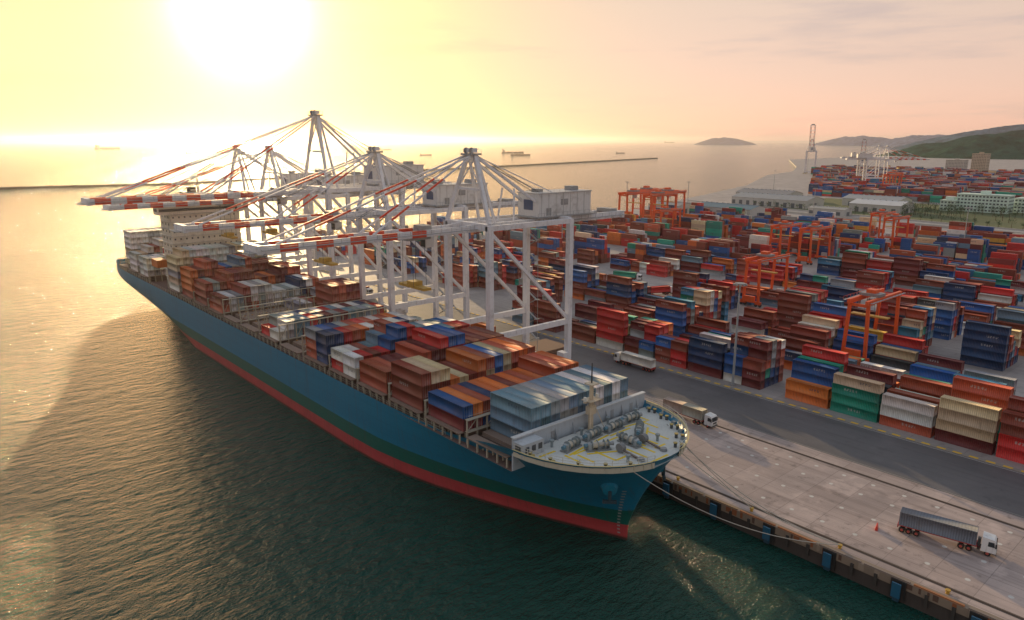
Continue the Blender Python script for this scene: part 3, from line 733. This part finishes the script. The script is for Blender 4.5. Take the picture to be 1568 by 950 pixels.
# ------------------------------------------------------------------ trucks
def truck(name,loc,rot,cols,cab=(.72,.72,.72)):
    e=empty(name,loc,rot); mb=MB()
    mb.prof([(-8.2,.75),(-8.25,1.7),(-8.05,2.9),(-7.8,3.25),(-6.0,3.45),(-5.95,.75)],-1.22,1.22,cab)
    mb.quad((-1.08,-8.235,1.85),(1.08,-8.235,1.85),(1.08,-8.06,2.9),(-1.08,-8.06,2.9),(.02,.03,.04))
    for s in(-1,1):
        mb.quad((s*1.226,-7.95,1.9),(s*1.226,-6.9,1.9),(s*1.226,-6.95,2.8),(s*1.226,-7.8,2.8),(.02,.03,.04))
        mb.cb(s*1.4,-8.1,2.3,.12,.25,.8,(.05,.05,.05)); mb.cb(s*.85,-8.27,1.0,.45,.06,.25,(.6,.6,.5))
        mb.beam((s*.45,-7.5,1.0),(s*.45,7.0,1.15),.16,.3,(.10,.03,.03))
    mb.cb(0,-8.28,.65,2.4,.12,.4,(.12,.12,.12)); mb.cb(0,-8.27,1.4,1.5,.05,.4,(.08,.08,.08))
    mb.cb(0,.9,1.32,2.3,12.6,.18,(.40,.04,.04)); mb.cb(0,-5.6,1.5,.8,.5,2.2,(.08,.08,.08))
    for y in(-7.0,-4.2,-3.0,4.0,5.3,6.4):
        for s in(-1,1):
            mb.cyl((s*.78,y,.52),(s*1.2,y,.52),.52,.52,14,(.02,.02,.02)); mb.cyl((s*1.2,y,.52),(s*1.22,y,.52),.26,.26,10,(.45,.08,.06))
    mb.cb(0,7.1,1.0,2.3,.15,.35,(.4,.05,.04)); mb.build('tractor_and_chassis',M_paint,e)
    n=len(cols); rows=[]
    for i,c in enumerate(cols):
        L=12.19 if n==1 else 6.06; y=.9+((i-.5)*6.15 if n==2 else 0)
        rows.append((0,y,1.42,L,2.6,*cvar(c),.01))
    if cols: containers('shipping_container',rows,True,e)
    return e
PAL['tarp']=(.15,.18,.19); PAL['beige']=(.42,.37,.31)
truck('container_truck',(136.3,37.5,QZ+.01),math.radians(13),['tarp'])
truck('container_truck',(150.2,103,QZ+.01),0,['beige','beige'])
truck('container_truck',(174.8,140.5,QZ+.01),math.radians(180),['white'],(.7,.7,.7))
truck('container_truck',(166,300,QZ+.01),0,['brown']); truck('container_truck',(288,240,QZ+.01),math.radians(20),['teal'])
truck('container_truck',(136,160,QZ+.01),0,['rust']); truck('container_truck',(142,196,QZ+.01),0,['white']); truck('container_truck',(131,232,QZ+.01),0,['blue']); truck('container_truck',(270,205,QZ+.01),1.2,['red'])
truck('container_truck',(147,178,QZ+.01),math.radians(180),[]); truck('container_truck',(163,205,QZ+.01),math.radians(180),['orange'])
mb=MB(); mb.prof([(-.25,0),(.25,0),(.1,.9),(-.1,.9)],-.8,.8,(.6,.05,.03)); mb.build('traffic_barrier',M_paint,None,(131.5,47,QZ+.005),.3)
mb=MB()
for i in range(3): mb.box(-7,7,-6,6,.3+i*.75,.9+i*.75,(.22,.13,.09))
for x in(-6,0,6): mb.box(x-.3,x+.3,-5.5,5.5,0,.3,(.1,.08,.07))
ob_=mb.build('hatch_cover_stack',M_dull,None,(163.5,172,QZ))

# ------------------------------------------------------------------ high mast lights
def mast(loc,h=31):
    e=empty('street_lamp',loc); mb=MB()
    mb.cyl((0,0,0),(0,0,h),.40,.2,12,(.30,.33,.36)); mb.cyl((0,0,0),(0,0,.5),.8,.8,12,(.3,.3,.3))
    mb.cyl((0,0,h-.3),(0,0,h),1.5,1.5,16,(.25,.26,.27))
    for i in range(10):
        a=i*math.pi/5; mb.cb(1.7*math.cos(a),1.7*math.sin(a),h-.4,.5,.5,.45,(.35,.35,.35))
    mb.build('pole_and_lamps',M_paint,e)
    return e
m0=mast((182.6,110,QZ))
for p in((182.6,250,QZ),(182.6,-20,QZ),(330,330,QZ),(400,440,QZ),(606,300,QZ),(606,430,QZ),(560,470,QZ),(300,450,QZ),(930,520,QZ),(1100,500,QZ),(1400,600,QZ),(500,150,QZ),(182.6,380,QZ)):
    inst(m0,'street_lamp',p)

# ------------------------------------------------------------------ background
mb=MB(); pl=[(-350,1440),(142,1393),(380,1343),(1025,1540),(1700,1720),(2495,1942)]
for (x0,y0),(x1,y1) in zip(pl[:-1],pl[1:]):
    mb.beam((x0,y0,0),(x1,y1,0),16,6,(.08,.07,.065))
    L=math.hypot(x1-x0,y1-y0)
    for i in range(int(L/9)):
        t=random.random(); mb.cb(x0+(x1-x0)*t+random.uniform(-7,7),y0+(y1-y0)*t+random.uniform(-7,7),random.uniform(1.2,2.8),random.uniform(2,5),random.uniform(2,5),2,(.1,.09,.08))
mb.build('stone_breakwater',M_rock)
def vessel(name,x,y,L,rot,hull=(.06,.05,.06),house=(.5,.45,.4),cargo=None,frac=.1):
    e=empty(name,(x,y,0),rot); mb=MB(); B=L*.15; D=L*.055
    pts=[(-L/2,-B/2),(L*.36,-B/2),(L*.46,-B*.25),(L/2,0),(L*.46,B*.25),(L*.36,B/2),(-L/2,B/2)]
    mb.prism(pts,-1,D,hull,(.2,.15,.12)); mb.prism([(px*1.0,py*.9) for px,py in pts[1:6]],D,D*1.35,hull)
    mb.box(-L*.46,-L*.46+L*frac,-B*.42,B*.42,D,D+L*.09,house); mb.box(-L*.45,-L*.45+L*frac*.5,-B*.5,B*.5,D+L*.09,D+L*.105,house)
    mb.cyl((-L*.43,0,D+L*.1),(-L*.43,0,D+L*.15),L*.006,L*.003,6,house); mb.cyl((L*.42,0,D),(L*.42,0,D+L*.08),L*.004,L*.003,6,house)
    mb.box(-L*.47,-L*.445,-B*.12,B*.12,D+L*.09,D+L*.125,(.1,.1,.1))
    for i in range(4):
        cx=-L*.25+i*L*.17; mb.box(cx,cx+L*.12,-B*.32,B*.32,D,D+L*.018,(.2,.12,.1)); mb.cyl((cx-L*.02,0,D),(cx-L*.02,0,D+L*.07),L*.005,L*.004,6,house)
    mb.build('hull_and_house',M_dull,e)
f_=1100;p_=math.radians(13.3);aa=math.radians(41)
def brg(u,v):
    dx=(u-784)/f_;s=(v-475)/f_
    Yc=math.cos(p_)-s*math.sin(p_);Z=-math.sin(p_)-s*math.cos(p_); t=-75/Z
    return (t*(dx*math.cos(aa)+Yc*math.sin(aa)),t*(-dx*math.sin(aa)+Yc*math.cos(aa)))
for p in((165,229,.0,210),(295,235,.3,80),(590,230,.2,100),(652,238,.1,60),(785,235,0,130),(797,238.5,.2,100),(950,235,.1,55),(1025,219,0,300),(790,217,0,500),(1150,222,0,120),(925,217,.1,280),(560,221,0,180),(370,222,0,220)):
    x,y=brg(p[0],p[1]); dist=math.hypot(x,y)
    vessel('cargo_ship',x,y,p[3],math.radians(-41)+p[2],(.10,.09,.11) if dist>4000 else (.06,.045,.05),(.4,.37,.36))  # far hulls get a paler colour, haze painted in by distance
for i in range(11):
    vessel('fishing_boat',230+i*33+random.uniform(-8,8),492+random.uniform(-6,26)+(i>8)*30,random.uniform(28,48),random.uniform(-.6,.6)+1.57*(i%2),(.05,.12,.2) if i%3 else (.25,.06,.04),(.6,.6,.58),None,.3)
def hill(name,cx,cy,rx,ry,h,rot,col,seed,rough=.2,n=70):
    from mathutils import noise as mn
    V=[];F=[]
    for i in range(n+1):
        for j in range(n+1):
            u=-1+2*i/n; v=-1+2*j/n; r=math.hypot(u,v)
            base=max(0,1-r**1.6)
            nn=mn.fractal(Vector((u*2.1+seed,v*2.1,seed*.3)),.9,2.1,6)
            z=h*base*(1+rough*3*max(-.6,min(.6,nn)))+ (h*.04*mn.noise(Vector((u*22,v*22,seed))) if base>0 else 0)
            x=u*rx;y=v*ry; V.append((cx+x*math.cos(rot)-y*math.sin(rot),cy+x*math.sin(rot)+y*math.cos(rot),z if base>0 else -6))
    for i in range(n):
        for j in range(n):
            a=i*(n+1)+j; F.append((a,a+n+1,a+n+2,a+1))
    me=bpy.data.meshes.new(name); me.from_pydata(V,[],F); me.update(); me.polygons.foreach_set('use_smooth',[True]*len(F))
    m,nt,b=new_mat(name+'_foliage_tint'); g=G(nt); tc=g.n('ShaderNodeTexCoord')  # distant hills and islands pass a colour with haze already tinted in
    nz=g.noise(tc.outputs['Object'],.02,8,.7); nt.links.new(g.mix(g.smooth(nz,.35,.65),C(*[c*.6 for c in col]),C(*[min(1,c*1.4) for c in col])),b.inputs['Base Color'])
    b.inputs['Roughness'].default_value=1; b.inputs['Specular IOR Level'].default_value=0
    me.materials.append(m); o=bpy.data.objects.new(name,me); scene.collection.objects.link(o)
def hp(u,D):
    a=math.atan2(u-784,1100/math.cos(math.radians(13.3)))+math.radians(41); return (D*math.sin(a),D*math.cos(a))
x,y=hp(1640,3900); hill('hill',x,y,560,800,112,-.2,(.025,.07,.055),1.3)
x,y=hp(1530,3600); hill('hill',x,y,260,300,66,0,(.025,.07,.05),4.1)
x,y=hp(1600,7000); hill('distant_hill',x,y,900,1100,150,0,(.06,.12,.17),2.2)  # hazy blue painted into the colour here and on the islands below
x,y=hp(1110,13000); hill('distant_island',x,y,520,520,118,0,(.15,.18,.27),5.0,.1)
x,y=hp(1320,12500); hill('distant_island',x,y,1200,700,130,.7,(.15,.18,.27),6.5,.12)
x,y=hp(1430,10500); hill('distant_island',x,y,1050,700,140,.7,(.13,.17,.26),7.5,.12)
M_road=mat_concrete('road_surface',(.34,.32,.31),(.28,.27,.26),False,.3)
mb=MB(); mb.quad((618,-200,QZ+.006),(646,-200,QZ+.006),(730,520,QZ+.006),(702,520,QZ+.006),(0,0,0)); mb.build('access_road',M_road)
mb=MB()
for q in np.arange(-200,515,6):
    x=616+.117*(q+200); mb.cb(x,q+3,QZ+.9,.3,5.8,1.8,(.5,.48,.45)); mb.cb(x+32,q+3,QZ+.5,.3,5.8,1.0,(.5,.48,.45))
mb.build('boundary_wall',M_dull)
m,nt,b=new_mat('grass'); g=G(nt); tc=g.n('ShaderNodeTexCoord'); nt.links.new(g.mix(g.noise(tc.outputs['Object'],.05,6),C(.05,.09,.03),C(.13,.14,.07)),b.inputs['Base Color']); b.inputs['Roughness'].default_value=1
mb=MB(); mb.quad((652,-200,QZ+.004),(900,-200,QZ+.004),(900,430,QZ+.004),(736,430,QZ+.004),(0,0,0)); mb.build('grass_ground',m)
def ware(x,y,sx,sy,h,roof=(.3,.33,.36),wall=(.5,.5,.48),rot=0):
    e=empty('warehouse',(x,y,QZ),rot); mb=MB()
    mb.box(-sx/2,sx/2,-sy/2,sy/2,0,h,wall)
    rz=h+sx*.1; o=.6
    mb.quad((-sx/2-o,-sy/2-o,h),(0,-sy/2-o,rz),(0,sy/2+o,rz),(-sx/2-o,sy/2+o,h),roof); mb.quad((sx/2+o,-sy/2-o,h),(sx/2+o,sy/2+o,h),(0,sy/2+o,rz),(0,-sy/2-o,rz),roof)
    mb.add([(-sx/2,-sy/2,h),(sx/2,-sy/2,h),(0,-sy/2,rz-.1)],[(0,1,2)],wall)
    for q in np.arange(-sy/2+4,sy/2-3,9): mb.box(-sx/2-.06,-sx/2,q,q+4,0,h*.6,(.12,.14,.16))
    mb.box(-3,3,-sy/2-.06,-sy/2,0,h*.6,(.12,.14,.16))
    for q in np.arange(-sy/2+2,sy/2,6): mb.box(-1,1,q,q+1.4,rz-.25,rz+.5,(.4,.4,.4))
    mb.build('walls_and_roof',M_dull,e)
ware(612,385,30,60,9,(.12,.20,.25)); ware(600,446,26,36,8,(.3,.3,.3)); ware(760,420,40,90,8,(.32,.33,.34)); ware(770,310,36,50,8,(.6,.6,.6)); ware(830,340,36,60,8,(.35,.36,.37)); ware(830,470,36,70,8,(.25,.25,.26)); ware(900,210,36,60,8,(.6,.6,.58)); ware(700,330,16,36,6,(.4,.39,.36))
def office(x,y,sx,sy,fl,col,rot=0,name='office_building'):
    e=empty(name,(x,y,QZ),rot); mb=MB(); h=fl*3.4
    mb.box(-sx/2,sx/2,-sy/2,sy/2,0,h,col); mb.box(-sx/2-.4,sx/2+.4,-sy/2-.4,sy/2+.4,h,h+.8,tuple(c*.9 for c in col)); mb.box(-3,3,-4,4,h+.8,h+4,col)
    for f_ in range(fl):
        z=f_*3.4+1.2
        for q in np.arange(-sy/2+1.5,sy/2-1.5,3.2): mb.box(-sx/2-.07,-sx/2,q,q+1.9,z,z+1.5,(.06,.09,.1))
        for q in np.arange(-sx/2+1.5,sx/2-1.5,3.2): mb.box(q,q+1.9,-sy/2-.07,-sy/2,z,z+1.5,(.06,.09,.1))
    mb.build('walls_and_windows',M_dull,e)
office(845,240,18,46,5,(.62,.78,.70)); office(835,268,16,14,3,(.6,.74,.66)); office(870,200,22,36,4,(.62,.74,.68)); office(1900,560,24,30,12,(.5,.4,.3)); office(2000,640,30,40,7,(.5,.46,.42)); office(1800,420,40,30,6,(.4,.42,.44))
def tree_mass(name,pts,hmin=5,hmax=9):
    mb=MB()
    for x,y in pts:
        h=random.uniform(hmin,hmax); r=h*.42
        mb.cyl((x,y,QZ),(x,y,QZ+h*.55),.25,.1,5,(.06,.04,.03))
        for _ in range(2): mb.beam((x,y,QZ+h*.35),(x+random.uniform(-r,r)*.6,y+random.uniform(-r,r)*.6,QZ+h*.7),.1,.1,(.06,.04,.03))
        cl=[(random.uniform(-r,r)*.6,random.uniform(-r,r)*.6,h*random.uniform(.5,.85)) for _ in range(6)]
        for _ in range(110):
            c=random.choice(cl); q=[random.gauss(0,r*.25) for _ in range(3)]; s=random.uniform(.35,.8)
            p=Vector((x+c[0]+q[0],y+c[1]+q[1],QZ+c[2]+q[2])); a=Vector([random.uniform(-s,s) for _ in range(3)]); b_=Vector([random.uniform(-s,s) for _ in range(3)])
            k=random.uniform(.6,1.5)*(.7+.5*(c[2]/h)); mb.add([p,p+a,p+b_],[(0,1,2)],(.035*k,.085*k,.03*k))
    mb.build(name,M_dull)
tree_mass('tree_row',[(654+.117*(yy+200)+random.uniform(-2,2),yy) for yy in np.arange(60,430,9)])
tree_mass('tree_row',[(random.uniform(740,980),random.uniform(180,300)) for _ in range(190)],7,12)
print('DONE',len(bpy.data.objects),sum(len(m.polygons) for m in bpy.data.meshes))
